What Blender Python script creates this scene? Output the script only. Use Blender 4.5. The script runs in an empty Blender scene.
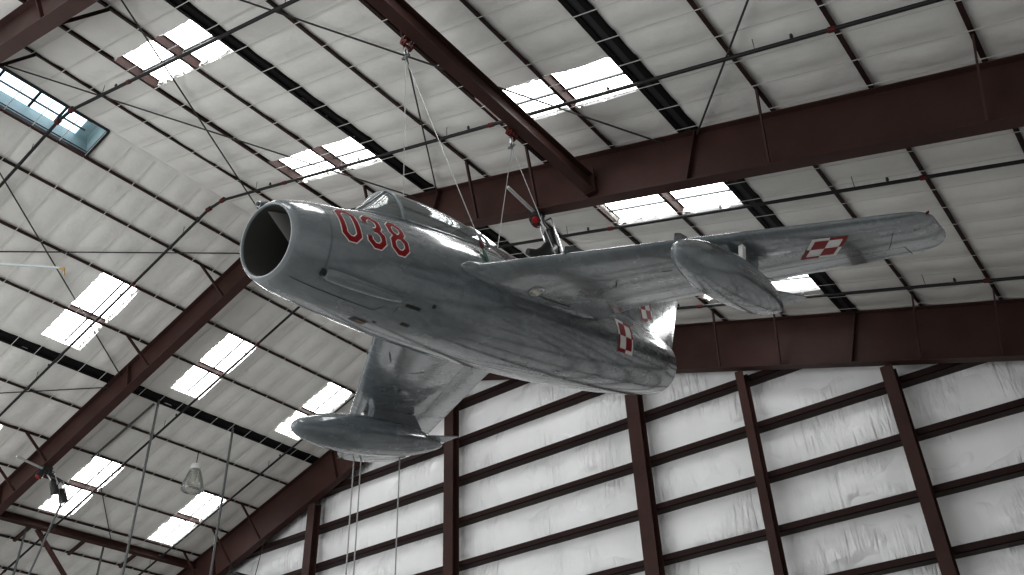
import bpy, math, random
from mathutils import Vector, Matrix, Euler
random.seed(7)
C = bpy.context.scene.collection
PI = math.pi
ZF = 1.7                      # camera height above the floor; all survey heights are relative to the camera

# ------------------------------------------------------------------ helpers
class MB:
    def __init__(s): s.v = []; s.f = []
    def add(s, vs, fs):
        o = len(s.v); s.v += [tuple(p) for p in vs]; s.f += [tuple(i + o for i in q) for q in fs]; return s
    def box(s, lo, hi):
        (a, b, c), (d, e, g) = lo, hi
        return s.add([(a,b,c),(d,b,c),(d,e,c),(a,e,c),(a,b,g),(d,b,g),(d,e,g),(a,e,g)],
                     [(0,3,2,1),(4,5,6,7),(0,1,5,4),(1,2,6,5),(2,3,7,6),(3,0,4,7)])
    def prism(s, poly, ax, lo, hi):
        # poly: 2-D outline extruded along axis ax ('y': poly is (x,z); 'x': (y,z); 'z': (x,y))
        n = len(poly)
        def P(p, t): return {'y': (p[0], t, p[1]), 'x': (t, p[0], p[1]), 'z': (p[0], p[1], t)}[ax]
        return s.add([P(p, lo) for p in poly] + [P(p, hi) for p in poly],
                     [tuple(range(n))[::-1], tuple(range(n, 2*n))] + [(i, (i+1) % n, (i+1) % n + n, i + n) for i in range(n)])
    def bar(s, a, b, w, h, up=(0,0,1)):
        a, b = Vector(a), Vector(b); d = (b - a).normalized(); u = Vector(up)
        r = d.cross(u)
        if r.length < 1e-4: r = d.cross(Vector((0,1,0)))
        r.normalize(); u = r.cross(d).normalized()
        vs = [p + r*(w/2*i) + u*(h/2*j) for p in (a, b) for i, j in ((-1,-1),(1,-1),(1,1),(-1,1))]
        return s.add(vs, [(0,1,2,3),(7,6,5,4),(0,4,5,1),(1,5,6,2),(2,6,7,3),(3,7,4,0)])
    def tube(s, pts, r, n=8, caps=True):
        pts = [Vector(p) for p in pts]; k = len(pts); rs = r if isinstance(r, (list, tuple)) else [r]*k
        vs = []; ref = None
        for i, p in enumerate(pts):
            d = (pts[min(i+1, k-1)] - pts[max(i-1, 0)]).normalized()
            if ref is None: ref = d.orthogonal().normalized()
            ref = (ref - d*ref.dot(d)).normalized(); q = d.cross(ref)
            vs += [p + (ref*math.cos(t) + q*math.sin(t))*rs[i] for t in (2*PI*j/n for j in range(n))]
        fs = [(i*n+j, i*n+(j+1) % n, (i+1)*n+(j+1) % n, (i+1)*n+j) for i in range(k-1) for j in range(n)]
        if caps: fs += [tuple(range(n))[::-1], tuple(range((k-1)*n, k*n))]
        return s.add(vs, fs)
    def loft(s, rings, closed=True, caps=True):
        n = len(rings[0]); m = n if closed else n-1
        vs = [p for r in rings for p in r]
        fs = [(i*n+j, i*n+(j+1) % n, (i+1)*n+(j+1) % n, (i+1)*n+j) for i in range(len(rings)-1) for j in range(m)]
        if caps and closed: fs += [tuple(range(n))[::-1], tuple(range((len(rings)-1)*n, len(rings)*n))]
        return s.add(vs, fs)
    def build(s, name, mat, parent=None, smooth=None):
        me = bpy.data.meshes.new(name); me.from_pydata(s.v, [], s.f); me.validate(); me.update()
        if mat: me.materials.append(mat)
        import bmesh
        bm = bmesh.new(); bm.from_mesh(me); bmesh.ops.recalc_face_normals(bm, faces=bm.faces); bm.to_mesh(me); bm.free()
        if smooth is not None:
            for p in me.polygons: p.use_smooth = True
            me.set_sharp_from_angle(angle=math.radians(smooth))
        o = bpy.data.objects.new(name, me); C.objects.link(o)
        if parent: o.parent = parent
        return o
def tag(o, label=None, cat=None, group=None, kind=None):
    if label: o['label'] = label
    if cat: o['category'] = cat
    if group: o['group'] = group
    if kind: o['kind'] = kind
    return o
def empty(name, loc, rot=(0,0,0)):
    o = bpy.data.objects.new(name, None); C.objects.link(o); o.location = loc; o.rotation_euler = rot
    o.empty_display_size = .2
    return o
def interp(x, X, Y):
    if x <= X[0]: return Y[0]
    for i in range(len(X)-1):
        if x <= X[i+1]:
            t = (x - X[i])/(X[i+1] - X[i]); return Y[i] + t*(Y[i+1]-Y[i])
    return Y[-1]
def smooth_interp(x, X, Y):
    # Catmull-Rom through a profile
    if x <= X[0]: return Y[0]
    if x >= X[-1]: return Y[-1]
    for i in range(len(X)-1):
        if x <= X[i+1]:
            h = X[i+1]-X[i]; t = (x-X[i])/h
            def m(k):
                if k == 0: return (Y[1]-Y[0])/(X[1]-X[0])
                if k == len(X)-1: return (Y[-1]-Y[-2])/(X[-1]-X[-2])
                return (Y[k+1]-Y[k-1])/(X[k+1]-X[k-1])
            return (2*t**3-3*t**2+1)*Y[i] + (t**3-2*t**2+t)*h*m(i) + (-2*t**3+3*t**2)*Y[i+1] + (t**3-t**2)*h*m(i+1)
ORD = ['first','second','third','fourth','fifth','sixth','seventh','eighth','ninth','tenth','eleventh','twelfth','thirteenth']

# ------------------------------------------------------------------ materials
def mat(name, col, rough=.6, metal=0., noise=None, bump=None, emit=None, coat=0., spec=.5, trans=0., alpha=None):
    m = bpy.data.materials.new(name); m.use_nodes = True; nt = m.node_tree; b = nt.nodes['Principled BSDF']
    b.inputs['Base Color'].default_value = (*col, 1); b.inputs['Roughness'].default_value = rough
    b.inputs['Metallic'].default_value = metal; b.inputs['Coat Weight'].default_value = coat
    b.inputs['Specular IOR Level'].default_value = spec; b.inputs['Transmission Weight'].default_value = trans
    tc = nt.nodes.new('ShaderNodeTexCoord')
    def nz(scale, stretch=(1,1,1), detail=4, rough_=.6):
        mp = nt.nodes.new('ShaderNodeMapping'); mp.inputs['Scale'].default_value = stretch
        nt.links.new(tc.outputs['Object'], mp.inputs['Vector'])
        n = nt.nodes.new('ShaderNodeTexNoise'); n.inputs['Scale'].default_value = scale
        n.inputs['Detail'].default_value = detail; n.inputs['Roughness'].default_value = rough_
        nt.links.new(mp.outputs['Vector'], n.inputs['Vector']); return n
    if noise:
        col2, scale, stretch, lo, hi = noise
        n = nz(scale, stretch, 6, .65)
        r = nt.nodes.new('ShaderNodeValToRGB'); r.color_ramp.elements[0].position = lo; r.color_ramp.elements[1].position = hi
        r.color_ramp.elements[0].color = (*col, 1); r.color_ramp.elements[1].color = (*col2, 1)
        nt.links.new(n.outputs['Fac'], r.inputs['Fac']); nt.links.new(r.outputs['Color'], b.inputs['Base Color'])
    if bump:
        scale, stretch, strength, dist = bump
        n = nz(scale, stretch, 4, .55)
        bp = nt.nodes.new('ShaderNodeBump'); bp.inputs['Strength'].default_value = strength; bp.inputs['Distance'].default_value = dist
        nt.links.new(n.outputs['Fac'], bp.inputs['Height']); nt.links.new(bp.outputs['Normal'], b.inputs['Normal'])
    if emit:
        b.inputs['Emission Color'].default_value = (*emit[0], 1); b.inputs['Emission Strength'].default_value = emit[1]
    return m
M_steel = mat('brown_steel', (.060,.029,.024), .5, noise=((.040,.019,.016), 1.2, (1,1,1), .35, .7), spec=.18)
M_purlin = mat('dark_purlin_steel', (.022,.012,.010), .55, noise=((.045,.021,.018), .8, (1,1,1), .4, .7), spec=.15)
M_heavy = mat('dark_heavy_steel', (.008,.007,.007), .55, spec=.12)
M_heavyin = mat('grey_beam_inside', (.035,.035,.037), .5, spec=.2)
M_girt = mat('girt_steel', (.028,.013,.012), .55, spec=.15)
M_liner = mat('insulation_fabric', (.76,.75,.722), .6, noise=((.66,.65,.625), .7, (1,1,1), .35, .75), bump=(3.0, (1,1,1), .35, .05))
M_wall = mat('wall_fabric', (.92,.92,.92), .27, noise=((.84,.84,.84), .5, (1,1,.3), .35, .75))
def wall_wrinkles(m):
    nt = m.node_tree; N = nt.nodes.new; L = nt.links.new; tc = N('ShaderNodeTexCoord')
    def nz(sc_, st, det, ds=0.):
        mp = N('ShaderNodeMapping'); mp.inputs['Scale'].default_value = st; L(tc.outputs['Object'], mp.inputs['Vector'])
        n = N('ShaderNodeTexNoise'); n.inputs['Scale'].default_value = sc_; n.inputs['Detail'].default_value = det; n.inputs['Distortion'].default_value = ds
        L(mp.outputs['Vector'], n.inputs['Vector']); return n
    fine = nz(3.2, (2.6,1,.35), 4, .6); big = nz(.75, (1,1,1.3), 2)
    mr = N('ShaderNodeMapRange'); mr.inputs['From Min'].default_value = .46; mr.inputs['From Max'].default_value = .64; L(big.outputs['Fac'], mr.inputs['Value'])
    mu = N('ShaderNodeMath'); mu.operation = 'MULTIPLY'; L(fine.outputs['Fac'], mu.inputs[0]); L(mr.outputs['Result'], mu.inputs[1])
    bp = N('ShaderNodeBump'); bp.inputs['Strength'].default_value = .9; bp.inputs['Distance'].default_value = .16
    L(mu.outputs['Value'], bp.inputs['Height']); L(bp.outputs['Normal'], nt.nodes['Principled BSDF'].inputs['Normal'])
wall_wrinkles(M_wall)
M_strap = mat('white_strap', (.62,.61,.58), .5)
M_sky = mat('daylight_panel', (.8,.8,.8), .5, emit=((.97,.99,1.0), 7.5))
M_seam = mat('panel_seam', (.09,.095,.10), .5)
M_pipe = mat('black_pipe', (.016,.016,.016), .45, spec=.25)
M_red = mat('red_fitting', (.085,.012,.010), .45, spec=.2)
M_rod = mat('dark_rod', (.03,.027,.025), .5)
M_greyrod = mat('grey_conduit', (.11,.115,.115), .4, metal=.3)
M_floor = mat('concrete_floor', (.43,.42,.40), .5, noise=((.36,.35,.335), .4, (1,1,1), .35, .7))
M_cable = mat('steel_cable', (.38,.38,.37), .4, metal=.3)
M_white = mat('white_paint', (.75,.75,.73), .35)
M_black = mat('black_plastic', (.012,.012,.013), .4)
M_redpaint = mat('red_paint', (.27,.006,.012), .45, spec=.2)
M_whitepaint = mat('white_marking', (.85,.84,.82), .45, spec=.2)
M_lens = mat('lamp_lens', (.55,.56,.50), .15, coat=.5, noise=((.30,.29,.24), 22, (1,1,1), .45, .6))
M_chrome = mat('bare_metal', (.55,.55,.55), .25, metal=.9)
M_green = mat('green_paint', (.02,.10,.05), .4)
M_orange = mat('orange_tip', (.42,.24,.07), .5)
M_redlamp = mat('red_lamp', (.20,.008,.008), .35, spec=.25, emit=((1,.05,.03), .02))
M_groove = mat('panel_groove', (.02,.02,.02), .6)
M_softgroove = mat('faint_groove', (.085,.09,.09), .5)
M_duct = mat('intake_duct', (.07,.068,.065), .5, spec=.2)
M_splitter = mat('intake_splitter', (.24,.24,.23), .45)
M_teal = mat('teal_grey_metal', (.42,.50,.50), .4, noise=((.30,.37,.38), 2, (1,1,1), .35, .7))
def aircraft_paint():
    m = bpy.data.materials.new('aircraft_grey'); m.use_nodes = True; nt = m.node_tree; b = nt.nodes['Principled BSDF']
    N = nt.nodes.new; L = nt.links.new
    tc = N('ShaderNodeTexCoord')
    def noise(scale, st, det=6, ro=.62, dist=0.):
        mp = N('ShaderNodeMapping'); mp.inputs['Scale'].default_value = st; L(tc.outputs['Object'], mp.inputs['Vector'])
        n = N('ShaderNodeTexNoise'); n.inputs['Scale'].default_value = scale; n.inputs['Detail'].default_value = det
        n.inputs['Roughness'].default_value = ro; n.inputs['Distortion'].default_value = dist
        L(mp.outputs['Vector'], n.inputs['Vector']); return n
    n1 = noise(1.1, (1,1,1)); r1 = N('ShaderNodeValToRGB')
    r1.color_ramp.elements[0].position = .36; r1.color_ramp.elements[0].color = (.130,.152,.166,1)
    r1.color_ramp.elements[1].position = .66; r1.color_ramp.elements[1].color = (.205,.234,.251,1)
    L(n1.outputs['Fac'], r1.inputs['Fac'])
    n2 = noise(5.0, (.45,1.6,1.6), 7, .7, .8); r2 = N('ShaderNodeValToRGB')
    r2.color_ramp.elements[0].position = .38; r2.color_ramp.elements[0].color = (.46,.49,.49,1)
    r2.color_ramp.elements[1].position = .58; r2.color_ramp.elements[1].color = (1,1,1,1)
    L(n2.outputs['Fac'], r2.inputs['Fac'])
    # weathering is stronger toward the tail: fade the streaks in along the fuselage
    sx = N('ShaderNodeSeparateXYZ'); L(tc.outputs['Object'], sx.inputs['Vector'])
    mr = N('ShaderNodeMapRange'); mr.inputs['From Min'].default_value = 1.0; mr.inputs['From Max'].default_value = 4.0
    mr.inputs['To Min'].default_value = .25; mr.inputs['To Max'].default_value = 1.0; L(sx.outputs['X'], mr.inputs['Value'])
    mx = N('ShaderNodeMixRGB'); mx.blend_type = 'MULTIPLY'; 
    ab = N('ShaderNodeMath'); ab.operation = 'ABSOLUTE'; L(sx.outputs['Y'], ab.inputs[0])
    my = N('ShaderNodeMapRange'); my.inputs['From Min'].default_value = .75; my.inputs['From Max'].default_value = 1.3
    my.inputs['To Min'].default_value = 1.0; my.inputs['To Max'].default_value = .35; L(ab.outputs['Value'], my.inputs['Value'])
    mm = N('ShaderNodeMath'); mm.operation = 'MULTIPLY'; L(mr.outputs['Result'], mm.inputs[0]); L(my.outputs['Result'], mm.inputs[1]); L(mm.outputs['Value'], mx.inputs['Fac'])
    L(r1.outputs['Color'], mx.inputs['Color1']); L(r2.outputs['Color'], mx.inputs['Color2']); L(mx.outputs['Color'], b.inputs['Base Color'])
    n3 = noise(3.0, (.6,1,1)); mr2 = N('ShaderNodeMapRange'); mr2.inputs['To Min'].default_value = .16; mr2.inputs['To Max'].default_value = .36
    L(n3.outputs['Fac'], mr2.inputs['Value']); L(mr2.outputs['Result'], b.inputs['Roughness'])
    n4 = noise(2.2, (.5,1,1), 3); bp = N('ShaderNodeBump'); bp.inputs['Strength'].default_value = .14; bp.inputs['Distance'].default_value = .02
    L(n4.outputs['Fac'], bp.inputs['Height']); L(bp.outputs['Normal'], b.inputs['Normal'])
    b.inputs['Coat Weight'].default_value = 1.0; b.inputs['Coat Roughness'].default_value = .09; b.inputs['Coat IOR'].default_value = 1.7
    b.inputs['Specular IOR Level'].default_value = .55
    return m
M_air = aircraft_paint()
def glass(name, tint, rough=.03, mixf=.25):
    m = bpy.data.materials.new(name); m.use_nodes = True; nt = m.node_tree; N = nt.nodes.new; L = nt.links.new
    out = nt.nodes['Material Output']; nt.nodes.remove(nt.nodes['Principled BSDF'])
    t = N('ShaderNodeBsdfTransparent'); t.inputs['Color'].default_value = (*tint, 1)
    g = N('ShaderNodeBsdfGlossy'); g.inputs['Roughness'].default_value = rough; g.inputs['Color'].default_value = (.9,.92,.92,1)
    d = N('ShaderNodeBsdfDiffuse'); d.inputs['Color'].default_value = (.55,.57,.56,1)
    f = N('ShaderNodeFresnel'); f.inputs['IOR'].default_value = 1.6
    m1 = N('ShaderNodeMixShader'); L(f.outputs['Fac'], m1.inputs['Fac']); L(t.outputs['BSDF'], m1.inputs[1]); L(g.outputs['BSDF'], m1.inputs[2])
    m2 = N('ShaderNodeMixShader'); m2.inputs['Fac'].default_value = mixf; L(m1.outputs['Shader'], m2.inputs[1]); L(d.outputs['BSDF'], m2.inputs[2])
    L(m2.outputs['Shader'], out.inputs['Surface']); return m
M_canopy = glass('canopy_perspex', (.80,.83,.82), .06, .22)
M_lampglass = glass('prismatic_glass', (.97,.96,.94), .15, .16)

# ------------------------------------------------------------------ camera
F, YAW, PIT, ROL = 907.18, -.6390, .6002, -.0403
fw = Vector((math.sin(YAW)*math.cos(PIT), math.cos(YAW)*math.cos(PIT), math.sin(PIT)))
rt = Vector((math.cos(YAW), -math.sin(YAW), 0)); up = rt.cross(fw)
r2 = rt*math.cos(ROL) + up*math.sin(ROL); u2 = up*math.cos(ROL) - rt*math.sin(ROL)
cam = bpy.data.cameras.new('camera'); co = bpy.data.objects.new('camera', cam); C.objects.link(co)
mw = Matrix((( r2.x,u2.x,-fw.x,0),(r2.y,u2.y,-fw.y,0),(r2.z,u2.z,-fw.z,ZF),(0,0,0,1)))
co.matrix_world = mw
cam.sensor_width = 36; cam.lens = F*36/1024; cam.clip_start = .1; cam.clip_end = 300
bpy.context.scene.camera = co

# ------------------------------------------------------------------ building frame of reference
A = .3172; CA, SA = math.cos(A), math.sin(A)
XR, ZR = -15.50, 14.41 + ZF
def roof(side, s, y, h=0.):
    """point on the purlin-underside plane: side +1 right slope, -1 left slope; h = normal distance above it"""
    return Vector((XR + side*(s*CA + h*SA), y, ZR - s*SA + h*CA))
Y0, Y1 = -4.6, 18.95           # modelled length of the hall
SMAX = {1: 21.0, -1: 19.6}
SR = {1: [1.216 + 1.524*i for i in range(12)], -1: [.92, 1.99] + [1.99 + 1.5214*i for i in range(1, 10)]}
HEAVY = {1: (3, 7, 11), -1: (4,)}

# skylights: (side, s0, s1, y0, y1)
SKY = []
for k in range(-2, 4):
    ya = 4.92 + 3.74*k; yb = ya + .93
    SKY += [(1, 2.74, 5.62, ya, yb), (1, 8.84, 11.80, ya, yb)]
    SKY += [(-1, 3.53, 6.16, ya - .18 if k < 2 else ya - .10, yb - .06), (-1, 9.62, 12.6, ya - .08, yb - .02), ]
VENT = (0.03, .90, 2.2, 6.30)

def liner(side):
    S = set(); Yv = set()
    s = 0.
    while s < SMAX[side]: S.add(round(s, 3)); s += .19
    S.add(SMAX[side])
    y = Y0
    while y < Y1: Yv.add(round(y, 3)); y += .102
    Yv.add(Y1)
    holes = [(a,b,c,d) for (sd,a,b,c,d) in SKY if sd == side]
    if side == -1: holes.append(VENT)
    for (a,b,c,d) in holes: S |= {a, b}; Yv |= {c, d}
    S = sorted(S); Yv = sorted(Yv)
    fix_s = {q for h in holes for q in h[:2]}; fix_y = {q for h in holes for q in h[2:]}
    S = [q for q in S if q in fix_s or q == 0 or all(abs(q-t) > .05 for t in fix_s)]
    Yv = [q for q in Yv if q in fix_y or all(abs(q-t) > .03 for t in fix_y)]
    purl = SR[side]; ph = 6.44 if side == 1 else 6.88
    m = MB(); rnd = random.Random(3+side)
    vs = []
    for s in S:
        # distance to nearest purlins
        below = max([p for p in purl if p <= s], default=0.); above = min([p for p in purl if p > s], default=SMAX[side])
        t = (s-below)/max(above-below, .01); sag_s = min(1, max(0, math.sin(PI*t))**.55) if 0 < t < 1 else 0
        for y in Yv:
            u = ((y - ph)/.61) % 1.0; q = abs(math.sin(PI*u))**.6
            n = math.sin(s*3.1+y*1.7)*.012 + math.sin(s*1.3-y*2.9+1)*.012 + rnd.uniform(-.006,.006)
            h = .075*min(1, s/.3) - sag_s*(.022 + .055*q) + n*sag_s
            if any(f0-.12 < y < f0+.38 for f0 in (3.18,10.80,18.20)): h = max(h, .012)
            vs.append(roof(side, s, y, h))
    ny = len(Yv); fs = []
    for i in range(len(S)-1):
        for j in range(ny-1):
            sc, yc = (S[i]+S[i+1])/2, (Yv[j]+Yv[j+1])/2
            if any(a < sc < b and c < yc < d for (a,b,c,d) in holes): continue
            fs.append((i*ny+j, (i+1)*ny+j, (i+1)*ny+j+1, i*ny+j+1))
    m.add(vs, fs)
    o = m.build('ceiling_right' if side == 1 else 'ceiling_left', M_liner, None, 60)
    tag(o, 'white quilted insulation fabric lining the %s roof slope' % ('right' if side == 1 else 'left'), kind='structure')
    y = ph
    while y - .61 > 2.0: y -= .61
    while y < 18.2:
        # fabric straps; cut where a skylight opening would leave them loose is fine: they span it in the hall too
        st = MB(); st.bar(roof(side, .1, y, -.012), roof(side, SMAX[side]-.1, y, -.012), .018, .004, (side*SA,0,CA))
        st.build('banding_strap', M_strap, o)
        y += .61
    return o
liner(1); liner(-1)

# skylight panels
wi = 0
for (sd, a, b, c, d) in SKY:
    wi += 1
    m = MB(); e = .16
    m.add([roof(sd,a-e,c-e,.23), roof(sd,b+e,c-e,.23), roof(sd,b+e,d+e,.23), roof(sd,a-e,d+e,.23)], [(0,1,2,3)])
    w = m.build('window_%d' % wi, M_sky)
    tag(w, 'glowing white skylight panel in the %s roof slope' % ('right' if sd == 1 else 'left'), kind='structure')
    sm = MB()
    sm.bar(roof(sd,a,c+(d-c)*.62,.17), roof(sd,b,c+(d-c)*.62,.17), .045, .03, (sd*SA,0,CA))
    sm.build('panel_seam', M_seam, w)
    # fabric turned up round the opening, ragged on the far side
    k = MB()
    k.add([roof(sd,a,c,.08),roof(sd,b,c,.08),roof(sd,b,d,.08),roof(sd,a,d,.08),roof(sd,a,c,.22),roof(sd,b,c,.22),roof(sd,b,d,.22),roof(sd,a,d,.22)],
          [(0,1,5,4),(1,2,6,5),(2,3,7,6),(3,0,4,7)])
    rn = random.Random(wi); n = 34
    for (yy, sgn) in ((d, -1), (c, 1)):
        edge = [roof(sd, a+(b-a)*i/n, yy - sgn*.02, .075) for i in range(n+1)]
        tip = [roof(sd, a+(b-a)*i/n, yy + sgn*(rn.uniform(.0,.10) if sgn < 0 else rn.uniform(0,.035)), .02+rn.uniform(-.03,.06)) for i in range(n+1)]
        k.add(edge+tip, [(i, i+1, n+2+i, n+1+i) for i in range(n)])
    k.build('torn_fabric_edge', M_liner, w)

# open roof vent at the ridge: throat, louvre glazing and mullions
va, vb, vc, vd = VENT
wi += 1
m = MB()
m.add([roof(-1,vb,vc,.05),roof(-1,vb,vd,.05),roof(-1,vb,vd,.75),roof(-1,vb,vc,.75)], [(0,1,2,3)])
m.add([roof(-1,va,vc,.05),roof(-1,va,vd,.05),roof(-1,va,vd,.75),roof(-1,va,vc,.75)], [(0,1,2,3)])
m.add([roof(-1,va,vd,.05),roof(-1,vb,vd,.05),roof(-1,vb,vd,.75),roof(-1,va,vd,.75)], [(0,1,2,3)])
m.add([roof(-1,va,vc,.05),roof(-1,vb,vc,.05),roof(-1,vb,vc,.75),roof(-1,va,vc,.75)], [(0,1,2,3)])
m.add([roof(-1,va,vc,.75),roof(-1,vb,vc,.75),roof(-1,vb,vd,.75),roof(-1,va,vd,.75)], [(0,1,2,3)])
vent = m.build('window_%d' % wi, M_teal)
tag(vent, 'open roof vent at the ridge with teal grey metal sides', kind='structure')
M_vglass = mat('vent_glazing', (.6,.7,.75), .3, emit=((.72,.88,1.0), 2.2))
MB().add([roof(-1,va+.02,vc,.62),roof(-1,vb-.02,vc,.62),roof(-1,vb-.02,vd-.3,.62),roof(-1,va+.02,vd-.3,.62)],[(0,1,2,3)]).build('glazing', M_vglass, vent)
for yy in (3.1, 4.1, 4.9, 5.5):
    MB().bar(roof(-1,va+.1,yy,.58), roof(-1,vb-.05,yy,.58), .05, .05, (0,1,0)).build('mullion', M_black, vent)
for ss in (.38, .66): MB().bar(roof(-1,ss,vc,.58), roof(-1,ss,vd-.2,.58), .035, .03).build('glazing_bar', M_seam, vent)
for s_ in (va, vb): MB().bar(roof(-1,s_,vc,.03), roof(-1,s_,vd,.03), .05, .12, (-SA,0,CA)).build('curb', M_steel if s_ == vb else M_black, vent)
MB().bar(roof(-1,va,vd,.03), roof(-1,vb,vd,.03), .05, .12, (-SA,0,CA)).build('curb', M_black, vent)

# ------------------------------------------------------------------ floor and walls
tag(MB().box((-36,-16,-.2),(8,20,0)).build('floor', M_floor), 'grey concrete hangar floor', kind='structure')
YW = 18.95
# end wall: fabric bays bulging between girts and columns
GZ = [5.30 + 1.22*k + ZF for k in range(-5, 7)]
COLX = [-27.8, -21.95, -16.13, -9.98, -7.05, -3.83, 1.6]
def end_wall():
    m = MB(); xs = []; x = -34.3
    while x < 4.6: xs.append(x); x += .18
    zs = [i*.1 for i in range(0, int((ZR+.3)/.1)+1)]
    rnd = random.Random(5); vs = []
    ph = [[rnd.uniform(0,6.3) for _ in range(30)] for _ in range(10)]
    amp = [[rnd.uniform(.02,.09) for _ in range(30)] for _ in range(10)]
    for x in xs:
        ci = sum(1 for c in COLX if c < x); lo = COLX[ci-1] if ci else -34.3; hi = COLX[ci] if ci < len(COLX) else 5
        tx = (x-lo)/(hi-lo)
        for z in zs:
            gi = sum(1 for g in GZ if g < z); zl = GZ[gi-1] if gi else 0; zh = GZ[gi] if gi < len(GZ) else ZR
            tz = (z-zl)/(zh-zl)
            b = (max(0,math.sin(PI*tz))**.5)*(.10 + amp[ci][gi]*math.sin(PI*tx)) + .03*math.sin(x*2.1+ph[ci][gi])*math.sin(PI*tz)
            b += .012*math.sin(x*9+ph[ci][gi]*3)*math.sin(PI*tz) + rnd.uniform(-.006,.006)
            vs.append((x, YW - b, z))
    nz = len(zs); fs = []
    for i in range(len(xs)-1):
        for j in range(nz-1):
            xc = (xs[i]+xs[i+1])/2; zc = zs[j]+.05
            if zc < ZR - abs(xc-XR)*SA/CA + .05: fs.append((i*nz+j,(i+1)*nz+j,(i+1)*nz+j+1,i*nz+j+1))
    m.add(vs, fs)
    return tag(m.build('wall_back', M_wall, None, 60), 'white wrinkled insulation fabric covering the end wall', kind='structure')
end_wall()
XL = XR - 19.3*CA; zl_ = ZR - 19.3*SA
tag(MB().box((XL-.25,Y0,0),(XL-.05,YW,zl_)).build('wall_left', M_wall), 'plain white side wall under the left eave', kind='structure')
XW = XR + 20.7*CA; zw_ = ZR - 20.7*SA
tag(MB().box((XW+.05,Y0,0),(XW+.25,YW,zw_)).build('wall_right', M_wall), 'plain white side wall under the right eave', kind='structure')

# ------------------------------------------------------------------ steel frames (rafters, flanges, fly braces)
def frame(yf, dR, dL, label, name='steel_roof_frame', wf=.25, braces=True):
    root = empty(name, (XR, yf+wf/2, 0)); tag(root, label, 'roof frame', 'steel roof frames')
    def P(side, s, h, y): p = roof(side, s, y, h); return Vector((p.x-XR, p.y-(yf+wf/2), p.z))
    yc = yf + wf/2
    for side, dep, nm in ((1, dR, 'right_rafter'), (-1, dL, 'left_rafter')):
        send = SMAX[side] - (.4 if side == 1 else .25)
        dv = dep/CA*CA
        # I-section built along the slope; the two rafters meet in the ridge plane
        def strip(h0, h1, y0, y1, mb):
            vs = []
            for s in (None, send):
                for h in (h0, h1):
                    for y in (y0, y1):
                        if s is None:
                            ss = -h*SA/CA*1.0    # ridge plane x = XR  ->  s*CA + h*SA = 0
                            vs.append(P(side, ss, h, y))
                        else: vs.append(P(side, s, h, y))
            mb.add(vs, [(0,1,3,2),(4,6,7,5),(0,4,5,1),(2,3,7,6),(0,2,6,4),(1,5,7,3)])
        w = MB(); strip(-dep, 0, yc-.008, yc+.008, w)
        ra = w.build(nm, M_steel, root)
        fl = MB(); strip(-dep-.02, -dep, yf, yf+wf, fl); fl.build('bottom_flange', M_steel, ra)
        ft = MB(); strip(-.02, 0, yf, yf+wf, ft); ft.build('top_flange', M_steel, ra)
        for s in [x for x in (5.95, 12.0, 17.9) if x < send]:
            st = MB()
            vs = [P(side, s-.01, -.02, yf+.01), P(side, s+.01, -.02, yf+.01), P(side, s+.01, -.02, yc), P(side, s-.01, -.02, yc),
                  P(side, s-.01, -dep, yf+.01), P(side, s+.01, -dep, yf+.01), P(side, s+.01, -dep, yc), P(side, s-.01, -dep, yc)]
            st.add(vs, [(0,1,2,3),(7,6,5,4),(0,4,5,1),(1,5,6,2),(2,6,7,3),(3,7,4,0)])
            st.build('web_stiffener', M_steel, ra)
        cl = MB(); e = P(side, send, 0, yc); x0 = e.x - side*.45
        cl.box((min(x0,e.x), -.012, 0), (max(x0,e.x), .012, e.z - (.0 if side > 0 else 0) - .1))
        for xx in (x0, e.x): cl.box((xx-.012, -wf/2, 0), (xx+.012, wf/2, e.z-.12))
        cl.build('column', M_steel, root)
        if braces:
            for i, s in enumerate(SR[side]):
                if s > send - .5 or i in HEAVY[side]: continue
                if side == 1 and i in (0, 1, 3): continue
                if side == -1 and i in (0, 2, 5): continue
                if side == 1 and i in (6, 9) and 10 < yf < 12: continue
                br = MB(); br.bar(P(side, s, -.01, yf-.62), P(side, s+.02, -dep+.04, yf+.03), .075, .03, (1,0,0))
                br.build('fly_brace', M_steel, root)
            if yf < 5:
                for s in (SR[1][0], SR[1][2], SR[1][4]):
                    br = MB(); br.bar(P(1, s, -.01, yf+wf+.62), P(1, s+.02, -dR+.04, yf+wf-.03), .06, .025, (1,0,0)); br.build('fly_brace', M_steel, root)
    return root
frame(3.18, .92, .85, 'brown steel roof frame crossing the upper left corner of the photo')
frame(10.80, .98, .80, 'brown steel roof frame passing just above the hanging aircraft')
frame(18.20, 1.20, 1.20, 'deep brown steel end frame standing against the white fabric wall', wf=.26)

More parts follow.
